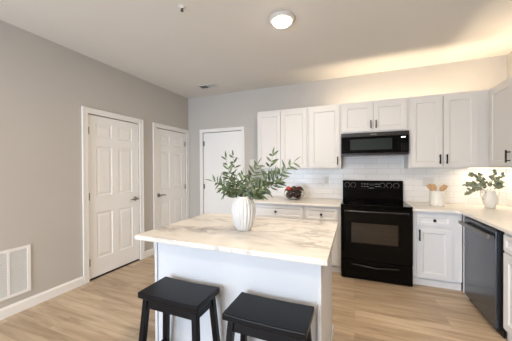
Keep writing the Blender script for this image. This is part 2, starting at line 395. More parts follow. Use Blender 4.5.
def upper(label, loc, rz, wd, z0, z1, doors, dep=0.309, lips=(), group=None, pull_len=0.115):
    """doors: (x0, x1, pull side or None, gap at bottom)"""
    r = thing('wall_cabinet', label, 'cabinet', loc, rz, group)
    rec = 0.10
    b = MB().box(0.0005, wd-0.0005, 0, dep, z0, z1-rec).box(0.0005, wd-0.0005, 0, 0.018, z1-rec, z1)
    if 'l' in lips: b.box(0.0005, 0.012, 0.018, dep, z1-rec, z1)
    if 'r' in lips: b.box(wd-0.012, wd-0.0005, 0.018, dep, z1-rec, z1)
    b.build('carcass', 'cab', r)
    for x0, x1, side in doors:
        d = shaker('cabinet_door', r, x0, x1, z0+0.018, z1-0.030)
        if side:
            px = (x1-x0-0.028) if side == 'r' else 0.028
            bar_pull(d, px, 0.035, 0.035+pull_len, 0.0)
    return r
YU = 3.598
c1 = upper('white two-door wall cabinet at the left end, next to the back-wall door', (-1.418, YU, 0), 0, 0.797, CAB_B, CAB_T, [(0.004, 0.378, None), (0.384, 0.775, None)], lips=('l',))
c2 = upper('narrow single-door white wall cabinet just left of the microwave', (-0.620, YU, 0), 0, 0.450, CAB_B, CAB_T, [(0.02, 0.434, 'r')])
c3 = upper('short white wall cabinet with two doors above the microwave', (-0.169, YU, 0), 0, 0.808, 1.835, CAB_T, [(0.02, 0.402, 'r'), (0.408, 0.788, 'l')], pull_len=0.105)
c4 = upper('white two-door wall cabinet between the microwave and the corner', (0.640, YU, 0), 0, 0.800, CAB_B, CAB_T, [(0.018, 0.350, 'r'), (0.362, 0.690, 'l')])
c5 = upper('white wall cabinet on the right wall above the pitcher', (1.440, YU-0.001, 0), -PI/2, 0.80, CAB_B, CAB_T, [(0.035, 0.470, 'r'), (0.476, 0.780, 'r')], dep=0.2885, lips=('r',), pull_len=0.125)

def base(label, loc, rz, wd, fronts, dep=0.595, toe=0.03, wide=None):
    r = thing('base_cabinet', label, 'cabinet', loc, rz)
    b = MB().box(0.0005, wd-0.0005, 0, dep, 0.10, CT-0.031).box(0.0005, wd-0.0005, toe, dep, 0.0, 0.10)
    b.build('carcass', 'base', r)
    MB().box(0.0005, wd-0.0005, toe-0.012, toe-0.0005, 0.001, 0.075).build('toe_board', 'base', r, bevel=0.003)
    for kind, x0, x1, z0, z1, ex in fronts:
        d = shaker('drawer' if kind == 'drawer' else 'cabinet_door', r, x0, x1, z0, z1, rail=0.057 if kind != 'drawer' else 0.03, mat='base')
        if kind == 'drawer': knob(d, (x1-x0)/2, (z1-z0)/2, 0.0)
        elif ex: bar_pull(d, (x1-x0-0.028) if ex == 'r' else 0.022, z1-z0-0.15, z1-z0-0.02, 0.0)
    return r
YBASE = 3.31
base('white base cabinet with a wide drawer below the fruit bowl', (-1.418, YBASE, 0), 0, 0.795, [('drawer', 0.012, 0.772, 0.675, 0.838, None), ('door', 0.012, 0.388, 0.075+0.03, 0.655, 'r'), ('door', 0.394, 0.772, 0.105, 0.655, 'l')])
base('narrow white base cabinet with one drawer left of the range', (-0.622, YBASE, 0), 0, 0.462, [('drawer', 0.012, 0.425, 0.675, 0.838, None), ('door', 0.012, 0.425, 0.105, 0.655, 'l')])
base('white base cabinet with one drawer and door right of the range', (0.622, YBASE, 0), 0, 0.472, [('drawer', 0.046, 0.380, 0.705, 0.832, None), ('door', 0.046, 0.380, 0.105, 0.680, 'l')])
base('white base cabinet on the right beyond the dishwasher', (1.100, 2.515, 0), -PI/2, 0.60, [('drawer', 0.03, 0.57, 0.715, 0.838, None), ('door', 0.03, 0.297, 0.105, 0.695, 'r'), ('door', 0.303, 0.57, 0.105, 0.695, 'l')])

# worktops
def worktop(name, outline, z0, z1, mat, label, bev=0.004):
    b = MB(); A = [b.bm.verts.new((x, y, z0)) for x, y in outline]; B = [b.bm.verts.new((x, y, z1)) for x, y in outline]
    n = len(outline)
    b.bm.faces.new(A[::-1]); b.bm.faces.new(B)
    for i in range(n): b.bm.faces.new([A[i], A[(i+1) % n], B[(i+1) % n], B[i]])
    return tag(b.build(name, mat, bevel=bev), label, 'countertop')
worktop('countertop', [(-1.43, 3.255), (-0.1605, 3.255), (-0.1605, YB-0.009), (-1.43, YB-0.009)], CT-0.03, CT, 'quartz2', 'pale stone countertop left of the range, under the fruit bowl')
worktop('countertop', [(0.6215, 3.255), (1.025, 3.255), (1.045, 3.249), (1.058, 3.236), (1.064, 3.215), (1.064, 1.92), (XR-0.009, 1.92), (XR-0.009, YB-0.009), (0.6215, YB-0.009)], CT-0.03, CT, 'quartz2', 'pale stone corner countertop over the dishwasher, under crock and pitcher')

# ------------------------------------------------------------------ lighting on and under the cabinets
def strip(label, p0, p1, up, power, wdt=0.03):
    p0, p1 = Vector(p0), Vector(p1); d = (p1-p0); L = d.length; mid = (p0+p1)/2
    al = 'x' if abs(d.x) > abs(d.y) else 'y'
    b = MB(); hx, hy = (L/2, wdt/2) if al == 'x' else (wdt/2, L/2)
    z0, z1 = (-0.006, 0.0) if up else (0.0, 0.006)
    b.box(mid.x-hx, mid.x+hx, mid.y-hy, mid.y+hy, mid.z+z0, mid.z+z1)
    o = tag(b.build('light_strip', 'strip'), label, 'lamp')
    l = bpy.data.lights.new('strip_light', 'AREA'); l.shape = 'RECTANGLE'; l.size = 2*hx; l.size_y = 2*hy; l.energy = power; l.color = WARM
    lo = bpy.data.objects.new('strip_light', l); COL.objects.link(lo); lo.location = (mid.x, mid.y, mid.z+(0.002 if up else -0.002)); lo.rotation_euler = (PI if up else 0, 0, 0); lo.parent = o
    return o
ZS = CAB_T-0.10+0.0075
strip('warm light strip on top of the cabinets along the back wall', (-0.30, 3.668, ZS), (1.40, 3.668, ZS), True, 3.2)
strip('warm light strip on top of the cabinets along the right wall', (1.545, 2.85, ZS), (1.545, 3.6, ZS), True, 1.9)
strip('warm light strip under the wall cabinets in the right corner', (1.31, 3.76, CAB_B-0.0065), (1.70, 3.76, CAB_B-0.0065), False, 1.0)

# ceiling lamp
CLX, CLY = -0.61, 2.168
def ceiling_lamp(label, x, y, power):
    r = thing('ceiling_light', label, 'lamp', (x, y, H))
    MB().lathe([(0.118, -0.0005), (0.119, -0.010), (0.112, -0.022), (0.088, -0.030), (0.084, -0.026)][::-1], n=40).build('trim_ring', 'ring_paint', r, smooth=True)
    MB().lathe([(0.02, -0.052), (0.060, -0.049), (0.080, -0.040), (0.083, -0.0265)], n=40).build('lens', 'lens', r, smooth=True)
    l = bpy.data.lights.new('lamp_light', 'AREA'); l.shape = 'DISK'; l.size = 0.15; l.energy = power; l.color = LAMP
    o = bpy.data.objects.new('lamp_light', l); COL.objects.link(o); o.parent = r; o.location = (0, 0, -0.055)
    return r
ceiling_lamp('round flush disc light glowing on the ceiling above the island', CLX, CLY, 11)
ceiling_lamp('added unseen disc light on the ceiling nearer the windows', -0.9, -0.9, 14)  # lamp added out of view for more ambient light

ceiling_lamp('added unseen disc light on the ceiling above the dishwasher side of the room', 0.45, 0.75, 14)  # out-of-view lamp added to brighten the right counters and floor

# sprinkler
r = thing('fire_sprinkler', 'small pendant fire sprinkler head on the ceiling', 'sprinkler', (-1.345, 1.686, H))
MB().lathe([(0.010, -0.014), (0.014, -0.004), (0.028, -0.003), (0.030, -0.0003)], n=24).build('escutcheon', 'ceil', r, smooth=True)
MB().cyl((0, 0, -0.0135), (0, 0, -0.028), 0.007, 0.005, 12).tube([(-0.009, 0, -0.014), (-0.011, 0, -0.024), (-0.002, 0, -0.034)], 0.002, 6).tube([(0.009, 0, -0.014), (0.011, 0, -0.024), (0.002, 0, -0.034)], 0.002, 6).build('frame', 'slot', r)
MB().cyl((0, 0, -0.034), (0, 0, -0.037), 0.013, n=16).build('deflector', 'slot', r)
# ceiling vent
r = thing('ceiling_vent', 'white rectangular air vent on the ceiling near the far corner', 'vent', (-2.235, 3.45, H))
vw, vd = 0.165, 0.085
MB().box(-vw, vw, -vd, -vd+0.022, -0.010, -0.0005).box(-vw, vw, vd-0.022, vd, -0.010, -0.0005).box(-vw, -vw+0.022, -vd+0.022, vd-0.022, -0.010, -0.0005).box(vw-0.022, vw, -vd+0.022, vd-0.022, -0.010, -0.0005).build('frame', 'ceil', r, bevel=0.002)
MB().box(-vw+0.022, vw-0.022, -vd+0.022, vd-0.022, -0.0015, -0.0005).build('duct', 'slot', r)
b = MB()
for k in range(8):       # blades of the left half close over the duct, those of the right half open it to the eye
    y = -vd+0.024+k*0.0165
    b.hexa([(-vw+0.022, y, -0.010), (-0.004, y, -0.010), (-0.004, y+0.002, -0.010), (-vw+0.022, y+0.002, -0.010)], [(-vw+0.022, y+0.015, -0.002), (-0.004, y+0.015, -0.002), (-0.004, y+0.017, -0.002), (-vw+0.022, y+0.017, -0.002)])
    b.box(0.004, vw-0.022, y+0.006, y+0.0075, -0.006, -0.002)
b.box(-0.004, 0.004, -vd+0.022, vd-0.022, -0.010, -0.002)
b.build('louvers', 'grille', r)
# return air grille on the left wall (local: x along +Y, -y into the room)
gy1 = 1.40; gw = 0.52; gz0, gz1 = 0.165, 0.622
r = thing('return_air_grille', 'white louvered return air grille low on the left wall', 'vent', (XL, gy1-gw, gz0), PI/2)
gh = gz1-gz0; fr = 0.028
b = MB().box(0, gw, -0.012, -0.0005, 0, fr).box(0, gw, -0.012, -0.0005, gh-fr, gh).box(0, fr, -0.012, -0.0005, fr, gh-fr).box(gw-fr, gw, -0.012, -0.0005, fr, gh-fr)
b.build('frame', 'trim', r, bevel=0.002)
b = MB()
for xx in (gw-0.168, gw-0.168-0.155): b.box(xx-0.009, xx+0.009, -0.010, -0.0005, fr, gh-fr)
b.build('mullion', 'trim', r)
MB().box(fr, gw-fr, -0.0015, -0.0005, fr, gh-fr).build('duct', 'slot', r)
b = MB(); nl = 26
for k in range(nl):
    z = fr+(gh-2*fr)*k/nl
    b.hexa([(fr, -0.009, z+0.001), (gw-fr, -0.009, z+0.001), (gw-fr, -0.0075, z+0.001), (fr, -0.0075, z+0.001)], [(fr, -0.004, z+0.0135), (gw-fr, -0.004, z+0.0135), (gw-fr, -0.0025, z+0.0135), (fr, -0.0025, z+0.0135)])
b.build('louvers', 'grille', r)

# outlets and switch (local: on the back wall facing -Y)
def plate(name, label, x, z, y, wd, hh, kind):
    r = thing(name, label, 'outlet' if kind == 'o' else 'switch', (x, y, z))
    MB().box(-wd/2, wd/2, -0.006, -0.0005, -hh/2, hh/2).build('cover_plate', 'plastic', r, bevel=0.002)
    n = max(1, round(wd/0.07))
    for k in range(n):
        cx = (k-(n-1)/2)*0.046
        if kind == 'o':
            for s in (-1, 1):
                q = MB().box(cx-0.014, cx+0.014, -0.008, -0.006, s*0.021-0.012, s*0.021+0.012).build('socket', 'plastic', r, bevel=0.002)
                MB().box(cx-0.006, cx-0.004, -0.0084, -0.008, s*0.021-0.004, s*0.021+0.005).box(cx+0.004, cx+0.006, -0.0084, -0.008, s*0.021-0.004, s*0.021+0.005).build('slot', 'slot', q)
        else: MB().box(cx-0.015, cx+0.015, -0.009, -0.006, -0.032, 0.032).build('rocker', 'plastic', r, bevel=0.002)
    return r
plate('wall_outlet', 'white single outlet on the tiles left of the range', -0.40, 1.175, YB-SB, 0.07, 0.115, 'o')
plate('wall_outlet', 'white double outlet on the tiles behind the utensil crock', 0.925, 1.165, YB-SB, 0.116, 0.115, 'o')
plate('light_switch', 'white switch plate on the wall between back-wall door and cabinets', -1.63, 1.465, YB, 0.118, 0.115, 's')

# ------------------------------------------------------------------ range
RX0, RX1, RY = -0.158, 0.619, 3.245
RW = RX1-RX0
r = thing('electric_range', 'black freestanding electric range between the base cabinets', 'range', (RX0, RY, 0))
BY = YB-SB-0.004-RY        # depth to the wall
MB().box(0, RW, 0.012, BY-0.03, 0.035, 0.895).build('body', 'enamel', r, bevel=0.003)
MB().box(-0.001, RW+0.001, -0.012, BY-0.075, 0.896, 0.914).build('cooktop', 'glassblk', r, bevel=0.004)
for (cx, cy, rr) in ((0.20, 0.16, 0.105), (0.56, 0.16, 0.085), (0.20, 0.42, 0.085), (0.56, 0.42, 0.105)):
    for q in (rr, rr*0.62):
        b = MB()
        A = [(cx+q*math.cos(2*PI*k/40), cy+q*math.sin(2*PI*k/40)) for k in range(40)]; B = [(cx+(q-0.004)*math.cos(2*PI*k/40), cy+(q-0.004)*math.sin(2*PI*k/40)) for k in range(40)]
        for k in range(40):
            k2 = (k+1) % 40
            b.face([(*A[k], 0.9144), (*A[k2], 0.9144), (*B[k2], 0.9144), (*B[k], 0.9144)])
        b.build('burner_ring', 'ring', r)
gy0 = BY-0.072
bg = MB().hexa([(0.0, gy0, 0.896), (RW, gy0, 0.896), (RW, BY, 0.896), (0.0, BY, 0.896)], [(0.0, gy0+0.010, 1.185), (RW, gy0+0.010, 1.185), (RW, BY, 1.185), (0.0, BY, 1.185)]).build('backguard', 'enamel', r, bevel=0.008, seg=3)
sl = 0.010/0.289
def gyz(z): return gy0+(z-0.896)*sl
cp = MB().hexa([(0.012, gyz(1.055)-0.004, 1.055), (RW-0.012, gyz(1.055)-0.004, 1.055), (RW-0.012, gyz(1.055)+0.01, 1.055), (0.012, gyz(1.055)+0.01, 1.055)],
               [(0.012, gyz(1.175)-0.004, 1.175), (RW-0.012, gyz(1.175)-0.004, 1.175), (RW-0.012, gyz(1.175)+0.01, 1.175), (0.012, gyz(1.175)+0.01, 1.175)]).build('control_panel', 'glassblk', r, bevel=0.003)
for i, kx in enumerate((0.062, 0.145, 0.525, 0.61, 0.695)):
    z = 1.118; y = gyz(z)-0.0045
    b = MB().cyl((kx, y, z), (kx, y-0.006, z-0.0), 0.025, 0.024, 24).cyl((kx, y-0.006, z), (kx, y-0.022, z), 0.019, 0.016, 24)
    b.box(kx-0.004, kx+0.004, y-0.027, y-0.02, z-0.017, z+0.017)
    kb = b.build('knob', 'enamel', r, bevel=0.001)
    b = MB()
    for k in range(11):
        a = math.radians(-60+k*30); ca, sa = math.cos(a), math.sin(a)
        px, pz = kx+ca*0.0335, z+sa*0.0335
        b.box(px-0.003, px+0.003, y-0.0012+sl*(pz-z), y+0.0005+sl*(pz-z), pz-0.003, pz+0.003)
    b.build('dial_marks', 'grey_mark', kb)
for kx in (0.265, 0.30, 0.335): 
    for z in (1.10, 1.135): MB().box(kx-0.011, kx+0.011, gyz(z)-0.0053, gyz(z)-0.004, z-0.003, z+0.003).build('touch_key', 'grey_mark', cp)
for kx in (0.445, 0.475):
    for z in (1.10, 1.135): MB().box(kx-0.010, kx+0.010, gyz(z)-0.0053, gyz(z)-0.004, z-0.003, z+0.003).build('touch_key', 'grey_mark', cp)
MB().hexa([(0.36, gyz(1.112)-0.0055, 1.112), (0.425, gyz(1.112)-0.0055, 1.112), (0.425, gyz(1.112)-0.003, 1.112), (0.36, gyz(1.112)-0.003, 1.112)], [(0.36, gyz(1.142)-0.0055, 1.142), (0.425, gyz(1.142)-0.0055, 1.142), (0.425, gyz(1.142)-0.003, 1.142), (0.36, gyz(1.142)-0.003, 1.142)]).build('display', 'mwwin', cp)
b = MB()
for k in range(7): b.box(0.35+k*0.0095, 0.356+k*0.0095, gyz(1.078)-0.0052, gyz(1.078)-0.0035, 1.0745, 1.0815)
b.build('badge', 'grey_mark', cp)
od = MB().slab(RW-0.008, 0.63, 0.042, [(0.105, RW-0.125, 0.19, 0.47)], [(0, 0), (0.006, 0.003)], 0.004, -0.032, 0.245).build('oven_door', 'enamel', r, bevel=0.004)
MB().box(0.125, RW-0.150, -0.0300, -0.0285, 0.455, 0.695).build('oven_window', 'ovenwin', od)
b = MB().tube([(0.05, -0.034, 0.835), (0.05, -0.06, 0.840), (0.10, -0.078, 0.842), (RW/2, -0.086, 0.842), (RW-0.10, -0.078, 0.842), (RW-0.05, -0.06, 0.840), (RW-0.05, -0.034, 0.835)], [0.012, 0.012, 0.013, 0.013, 0.013, 0.012, 0.012], 12)
b.build('oven_handle', 'gloss', od, smooth=True)
dr = MB().box(0.004, RW-0.004, -0.028, 0.010, 0.012, 0.235).build('storage_drawer', 'enamel', r, bevel=0.005)
b = MB().tube([(0.12, -0.028, 0.182), (0.16, -0.045, 0.190), (RW/2, -0.052, 0.172), (RW-0.16, -0.045, 0.190), (RW-0.12, -0.028, 0.182)], [0.010, 0.011, 0.012, 0.011, 0.010], 10)
b.build('drawer_handle', 'gloss', dr, smooth=True)
for fx in (0.05, RW-0.05):
    for fy in (0.05, 0.5): MB().cyl((fx, fy, 0.0), (fx, fy, 0.036), 0.018, n=12).build('foot', 'black', r)

# ------------------------------------------------------------------ microwave
MX0, MX1, MZ0, MZ1, MY = -0.165, 0.6375, 1.535, 1.832, 3.535
MW = MX1-MX0; mh = MZ1-MZ0
r = thing('microwave_oven', 'slim black over-range microwave under the short wall cabinet', 'microwave', (MX0, MY, MZ0))
MB().box(0, MW, 0.03, YB-SB-0.003-MY, 0, mh-0.001).build('body', 'mwtrim', r, bevel=0.003)
dd = MB().box(0.002, MW-0.118, -0.008, 0.0295, 0.028, mh-0.055).build('door', 'glassblk', r, bevel=0.003)
MB().box(0.115, MW-0.19, -0.0095, -0.008, 0.068, mh-0.085).build('window', 'mwwin', dd)
MB().box(0.002, MW-0.002, -0.010, 0.0295, mh-0.053, mh-0.002).build('top_trim', 'mwtrim', r, bevel=0.003)
b = MB()
for k in range(7): b.box(MW/2-0.038+k*0.011, MW/2-0.0305+k*0.011, -0.0112, -0.0098, mh-0.034, mh-0.0245)
b.build('badge', 'grey_mark', r)
cpn = MB().box(MW-0.116, MW-0.002, -0.008, 0.0295, 0.028, mh-0.055).build('control_panel', 'glassblk', r, bevel=0.003)
b = MB()
for i, kx in enumerate((0.0, 0.011, 0.026, 0.037)): b.box(MW-0.088+kx, MW-0.081+kx, -0.0095, -0.0082, mh-0.088, mh-0.073)
b.build('display', 'led', cpn)
for i in range(3):
    for j in range(4): MB().box(MW-0.088+i*0.026, MW-0.076+i*0.026, -0.0092, -0.0082, 0.05+j*0.025, 0.055+j*0.025).build('key', 'ring', cpn)
MB().box(0.002, MW-0.002, -0.004, 0.0295, 0.002, 0.026).build('vent_trim', 'mwtrim', r, bevel=0.004)

# ------------------------------------------------------------------ dishwasher
DWY0, DWY1 = 3.150, 2.520
r = thing('dishwasher', 'black stainless dishwasher under the right countertop', 'dishwasher', (1.100, DWY0, 0), -PI/2)
dww = DWY0-DWY1
MB().box(0.004, dww-0.004, 0.0, 0.56, 0.10, CT-0.034).build('tub', 'black', r)
dd = MB().box(0.004, dww-0.024, -0.042, -0.001, 0.055, CT-0.048).build('door_panel', 'dw', r, bevel=0.004)
MB().box(dww-0.022, dww-0.003, -0.016, -0.001, 0.055, CT-0.040).build('side_trim', 'black', r)
MB().box(0.006, dww-0.026, -0.038, -0.001, CT-0.0475, CT-0.038).build('control_strip', 'glassblk', dd)
b = MB().box(-0.004, dww-0.034, -0.090, -0.068, CT-0.118, CT-0.084)
for xx in (0.022, dww-0.062): b.box(xx, xx+0.02, -0.071, -0.0415, CT-0.114, CT-0.092)
b.build('towel_bar_handle', 'dwtrim', dd, bevel=0.004)
MB().box(0.004, dww-0.004, 0.0, 0.012, 0.002, 0.054).build('toe_kick', 'black', r)
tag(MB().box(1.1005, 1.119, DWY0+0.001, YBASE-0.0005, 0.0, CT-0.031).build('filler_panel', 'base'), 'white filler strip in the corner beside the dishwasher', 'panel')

# ------------------------------------------------------------------ island
IX0, IX1, IY0, IY1 = -1.390, -0.122, 1.226, 2.134
r = tag(MB().box(IX0, IX1, IY0, IY1, 0.884, 0.914).build('island_countertop', 'quartz', bevel=0.003), 'white veined stone countertop on the kitchen island', 'countertop')
bx0, bx1, by0, by1 = -1.358, -0.170, 1.372, 2.09
r = thing('kitchen_island', 'white panelled kitchen island behind the two black stools', 'island', (0, 0, 0))
MB().box(bx0+0.012, bx1-0.006, by0+0.012, by1-0.02, 0.0, 0.883).build('body', 'isl', r)
for xx in (bx0, bx1-0.022): MB().box(xx, xx+0.022, by0, by0+0.0118, 0.0, 0.883).build('corner_trim', 'isl', r, bevel=0.002)
MB().box(bx1-0.0058, bx1, by0+0.012, by1-0.02, 0.0, 0.883).build('side_panel', 'isl', r, bevel=0.001)
MB().box(bx0+0.0225, bx1-0.0225, by0+0.002, by0+0.0118, 0.0, 0.09).build('baseboard', 'isl', r, bevel=0.003)
MB().box(bx1+0.0002, bx1+0.012, by0, by1-0.005, 0.0, 0.085).build('baseboard', 'isl', r, bevel=0.003)
bwid = bx1-bx0
for k in range(2):
    x0 = bx1-0.02-k*bwid/2
    d = MB().slab(bwid/2-0.03, 0.55, 0.0185, [(0.057, bwid/2-0.087, 0.057, 0.493)], SH).build('cabinet_door', 'isl', r); d.location = (x0, by1-0.0005, 0.11); d.rotation_euler = (0, 0, PI)
    bar_pull(d, 0.03 if k == 0 else bwid/2-0.06, 0.40, 0.52, 0.0)
    d = MB().slab(bwid/2-0.03, 0.16, 0.0185, [(0.03, bwid/2-0.06, 0.03, 0.13)], SH).build('drawer', 'isl', r); d.location = (x0, by1-0.0005, 0.685); d.rotation_euler = (0, 0, PI)
    knob(d, bwid/4-0.015, 0.08, 0.0)

# ------------------------------------------------------------------ stools
def stool(label, cx, cy, rz):
    r = thing('counter_stool', label, 'stool', (cx, cy, 0), rz)
    W, D, ht, th = 0.436, 0.240, 0.614, 0.036
    b = MB(); nx, ny = 16, 4
    def gz(x): return 0.005*(2*x/W)**2-0.003
    top = [[b.bm.verts.new((-W/2+W*i/nx, -D/2+D*j/ny, ht+gz(-W/2+W*i/nx))) for j in range(ny+1)] for i in range(nx+1)]
    bot = [[b.bm.verts.new((-W/2+W*i/nx, -D/2+D*j/ny, ht-th+gz(-W/2+W*i/nx)*0.6)) for j in range(ny+1)] for i in range(nx+1)]
    for i in range(nx):
        for j in range(ny):
            b.bm.faces.new([top[i][j], top[i+1][j], top[i+1][j+1], top[i][j+1]]); b.bm.faces.new([bot[i][j], bot[i][j+1], bot[i+1][j+1], bot[i+1][j]])
    for i in range(nx):
        b.bm.faces.new([top[i][0], bot[i][0], bot[i+1][0], top[i+1][0]]); b.bm.faces.new([top[i][ny], top[i+1][ny], bot[i+1][ny], bot[i][ny]])
    for j in range(ny):
        b.bm.faces.new([top[0][j], top[0][j+1], bot[0][j+1], bot[0][j]]); b.bm.faces.new([top[nx][j], bot[nx][j], bot[nx][j+1], top[nx][j+1]])
    b.build('seat', 'stool', r, smooth=False, bevel=0.006, seg=3)
    lt, lb = (0.178, 0.084), (0.222, 0.122); hw = 0.017
    zt = ht-th-0.007
    def lp(sx, sy, z):
        t = 1-z/zt; return (sx*(lt[0]+(lb[0]-lt[0])*t), sy*(lt[1]+(lb[1]-lt[1])*t))
    for sx in (-1, 1):
        for sy in (-1, 1):
            q = lambda z: [(lp(sx, sy, z)[0]+a*hw, lp(sx, sy, z)[1]+c*hw, z) for a, c in ((-1, -1), (1, -1), (1, 1), (-1, 1))]
            MB().hexa(q(0.0), q(zt)).build('leg', 'stool', r, bevel=0.002)
    def rail(name, axis, s, z0, z1, th_):
        b = MB(); q = []
        for z in (z0, z1):
            x, y = lp(1, 1, z)
            if axis == 'x': q.append([(-x+hw+.0005, s*y-th_, z), (x-hw-.0005, s*y-th_, z), (x-hw-.0005, s*y+th_, z), (-x+hw+.0005, s*y+th_, z)])
            else: q.append([(s*x-th_, -y+hw+.0005, z), (s*x+th_, -y+hw+.0005, z), (s*x+th_, y-hw-.0005, z), (s*x-th_, y-hw-.0005, z)])
        b.hexa(*q).build(name, 'stool', r, bevel=0.0015)
    for s in (-1, 1):
        rail('apron', 'x', s, zt-0.055, zt-0.001, 0.009); rail('apron', 'y', s, zt-0.055, zt-0.001, 0.009)
        rail('stretcher', 'x', s, 0.105, 0.135, 0.010); rail('stretcher', 'y', s, 0.165, 0.195, 0.010)
    return r
stool('black saddle-seat wooden stool tucked at the left of the island', -1.006, 1.2165, 0)
stool('black saddle-seat wooden stool tucked at the right of the island', -0.4190, 1.2165, 0)

# ------------------------------------------------------------------ vase and olive branches
VX, VY, VZ = -0.752, 1.62, 0.9145
def flute(th, z): return 1+0.095*(abs(math.cos(10*th))-0.6)*min(1, max(0, z/0.03))*min(1, max(0, (0.238-z)/0.03))
prof = [(0.048, 0.0), (0.053, 0.004), (0.062, 0.03), (0.079, 0.085), (0.086, 0.135), (0.084, 0.175), (0.073, 0.210), (0.054, 0.232), (0.047, 0.240), (0.048, 0.247), (0.042, 0.247), (0.040, 0.238), (0.055, 0.20), (0.06, 0.15), (0.05, 0.06), (0.03, 0.02)]
vz = MB().lathe(prof, n=144, rf=lambda th, z: flute(th, z))
v = tag(vz.build('vase', 'ceramic', smooth=True), 'white fluted ceramic vase on the island holding olive branches', 'vase'); v.location = (VX, VY, VZ)

def unpx(u, v_, y):          # point of the room on the plane Y = y seen along a given direction
    d = f3*243.65+r3*(u-256)-u3*(v_-170.5); t = y/d.y
    return Vector((0, 0, 1.3616))+d*t
def leaf(b, p, d, nrm, L, W, curl=0.25, n=5, tip=1.0):
    d = d.normalized(); side = d.cross(nrm)
    if side.length < 1e-3: side = d.orthogonal()
    side.normalize(); up = side.cross(d).normalized()
    rows = []
    for i in range(n+1):
        t = i/n; wd = W*0.5*math.sin(PI*min(1, t*0.97+0.02)**0.8)**0.9 if 0 < i < n else W*0.03
        c = p+d*(L*t)-up*(curl*L*t*t)
        rows.append((b.bm.verts.new(c-side*wd+up*wd*0.35), b.bm.verts.new(c), b.bm.verts.new(c+side*wd+up*wd*0.35)))
    for A, B in zip(rows, rows[1:]):
        b.bm.faces.new([A[0], A[1], B[1], B[0]]); b.bm.faces.new([A[1], A[2], B[2], B[1]])
def bez(p0, p1, p2, p3, n):
    out = []
    for i in range(n+1):
        t = i/n; s = 1-t
        out.append(p0*s**3+p1*3*s*s*t+p2*3*s*t*t+p3*t**3)
    return out
def branch(kindname, label, mat, p0, neck, tip, bend, n, L, W, sd, first=0.25, round_=False, rs=0.0026, group=None, cat='branch'):
    q = random.Random(sd)
    r = thing(kindname, label, cat, tuple(p0), 0, group)
    pts = bez(Vector((0, 0, 0)), (neck-p0)*1.05, (neck-p0)+bend, tip-p0, 22)
    MB().tube(pts, [rs*(1-0.7*i/22) for i in range(23)], 6).build('stem', 'stem', r, smooth=True)
    b = MB(); N_ = len(pts)-1
    for k in range(n):
        t = first+(1-first)*(k+0.5)/n; i = min(N_-1, int(t*N_)); fr = t*N_-i
        p = pts[i].lerp(pts[i+1], fr); d = (pts[i+1]-pts[i]).normalized()
        for s in (-1, 1):
            if q.random() < 0.08: continue
            a = q.uniform(0, 2*PI) if round_ else (k % 2)*PI/2+q.uniform(-0.6, 0.6)
            o = d.orthogonal().normalized(); o2 = d.cross(o); rad = (o*math.cos(a)+o2*math.sin(a))*s
            if not round_: rad = Vector((rad.x, rad.y*0.35, rad.z)); rad = (rad if rad.length > 0.2 else Vector((-d.z*s, 0, d.x*s))).normalized()
            dirn = (d*q.uniform(0.35, 0.9)+rad*q.uniform(0.7, 1.0)+Vector((0, 0, q.uniform(-0.25, 0.3)))).normalized()
            nr = (Vector((q.uniform(-0.5, 0.5), -1.0, q.uniform(-0.2, 0.9)))).normalized()
            sc = q.uniform(0.75, 1.15)*(1-0.35*max(0, t-0.75)/0.25)
            leaf(b, p, dirn, nr, L*sc, W*q.uniform(0.8, 1.15), q.uniform(0.02, 0.35), 5)
    leaf(b, pts[-1]-(pts[-1]-pts[-2])*0.3, (pts[-1]-pts[-2]), Vector((0, -0.5, 1)), L*0.8, W*0.8, 0.1, 5)
    b.build('leaves', mat, r, smooth=True)
    return r
OL = [  # tip direction, depth, bend, leaf pairs, label
 ((212, 181), 1.56, (-0.11, 0.0, 0.07), 15, 'olive branch reaching furthest left from the white vase'),
 ((226, 157), 1.66, (-0.10, 0.0, 0.03), 13, 'olive branch rising up to the left in front of the back-wall door'),
 ((233, 155), 1.74, (-0.05, 0.0, 0.04), 13, 'tallest upright olive branch just left of the vase centre'),
 ((222, 189), 1.50, (-0.10, 0.0, 0.04), 11, 'low olive branch drooping left over the vase shoulder'),
 ((258, 164), 1.62, (0.02, 0.0, 0.07), 13, 'olive branch leaning gently right of the vase centre'),
 ((273, 153), 1.70, (0.16, 0.0, 0.02), 15, 'tall olive branch rising right in front of the wall cabinet doors'),
 ((295, 161), 1.60, (0.17, 0.0, 0.07), 17, 'long olive branch sweeping furthest right and upward'),
 ((281, 181), 1.66, (0.16, 0.0, 0.04), 15, 'olive branch arching right and down towards the fruit bowl'),
 ((265, 187), 1.50, (0.09, 0.0, 0.06), 11, 'short olive branch drooping right over the vase shoulder'),
 ((243, 174), 1.54, (0.0, -0.02, 0.04), 12, 'short olive branch standing upright at the middle of the vase'),
 ((226, 176), 1.70, (-0.04, 0.0, 0.05), 12, 'olive branch behind the low left one, leaning left at half height'),
 ((282, 173), 1.72, (0.07, 0.0, 0.06), 14, 'olive branch between the two long right-hand ones'),
]
for i, ((u, v_), y, bend, n, lab) in enumerate(OL):
    tip = unpx(u, v_, y); a = i*2.4
    p0 = Vector((VX+0.012*math.cos(a), VY+0.012*math.sin(a), VZ+0.06+0.003*i))
    dx = tip.x-VX
    neck = Vector((VX+max(-0.026, min(0.026, dx*0.1)), VY+max(-0.02, min(0.02, (tip.y-VY)*0.2)), VZ+0.255))
    branch('olive_branch', lab, 'olive', p0, neck, tip, Vector(bend), max(6, int(n*0.85)), 0.080, 0.0168, 40+i, first=0.36)

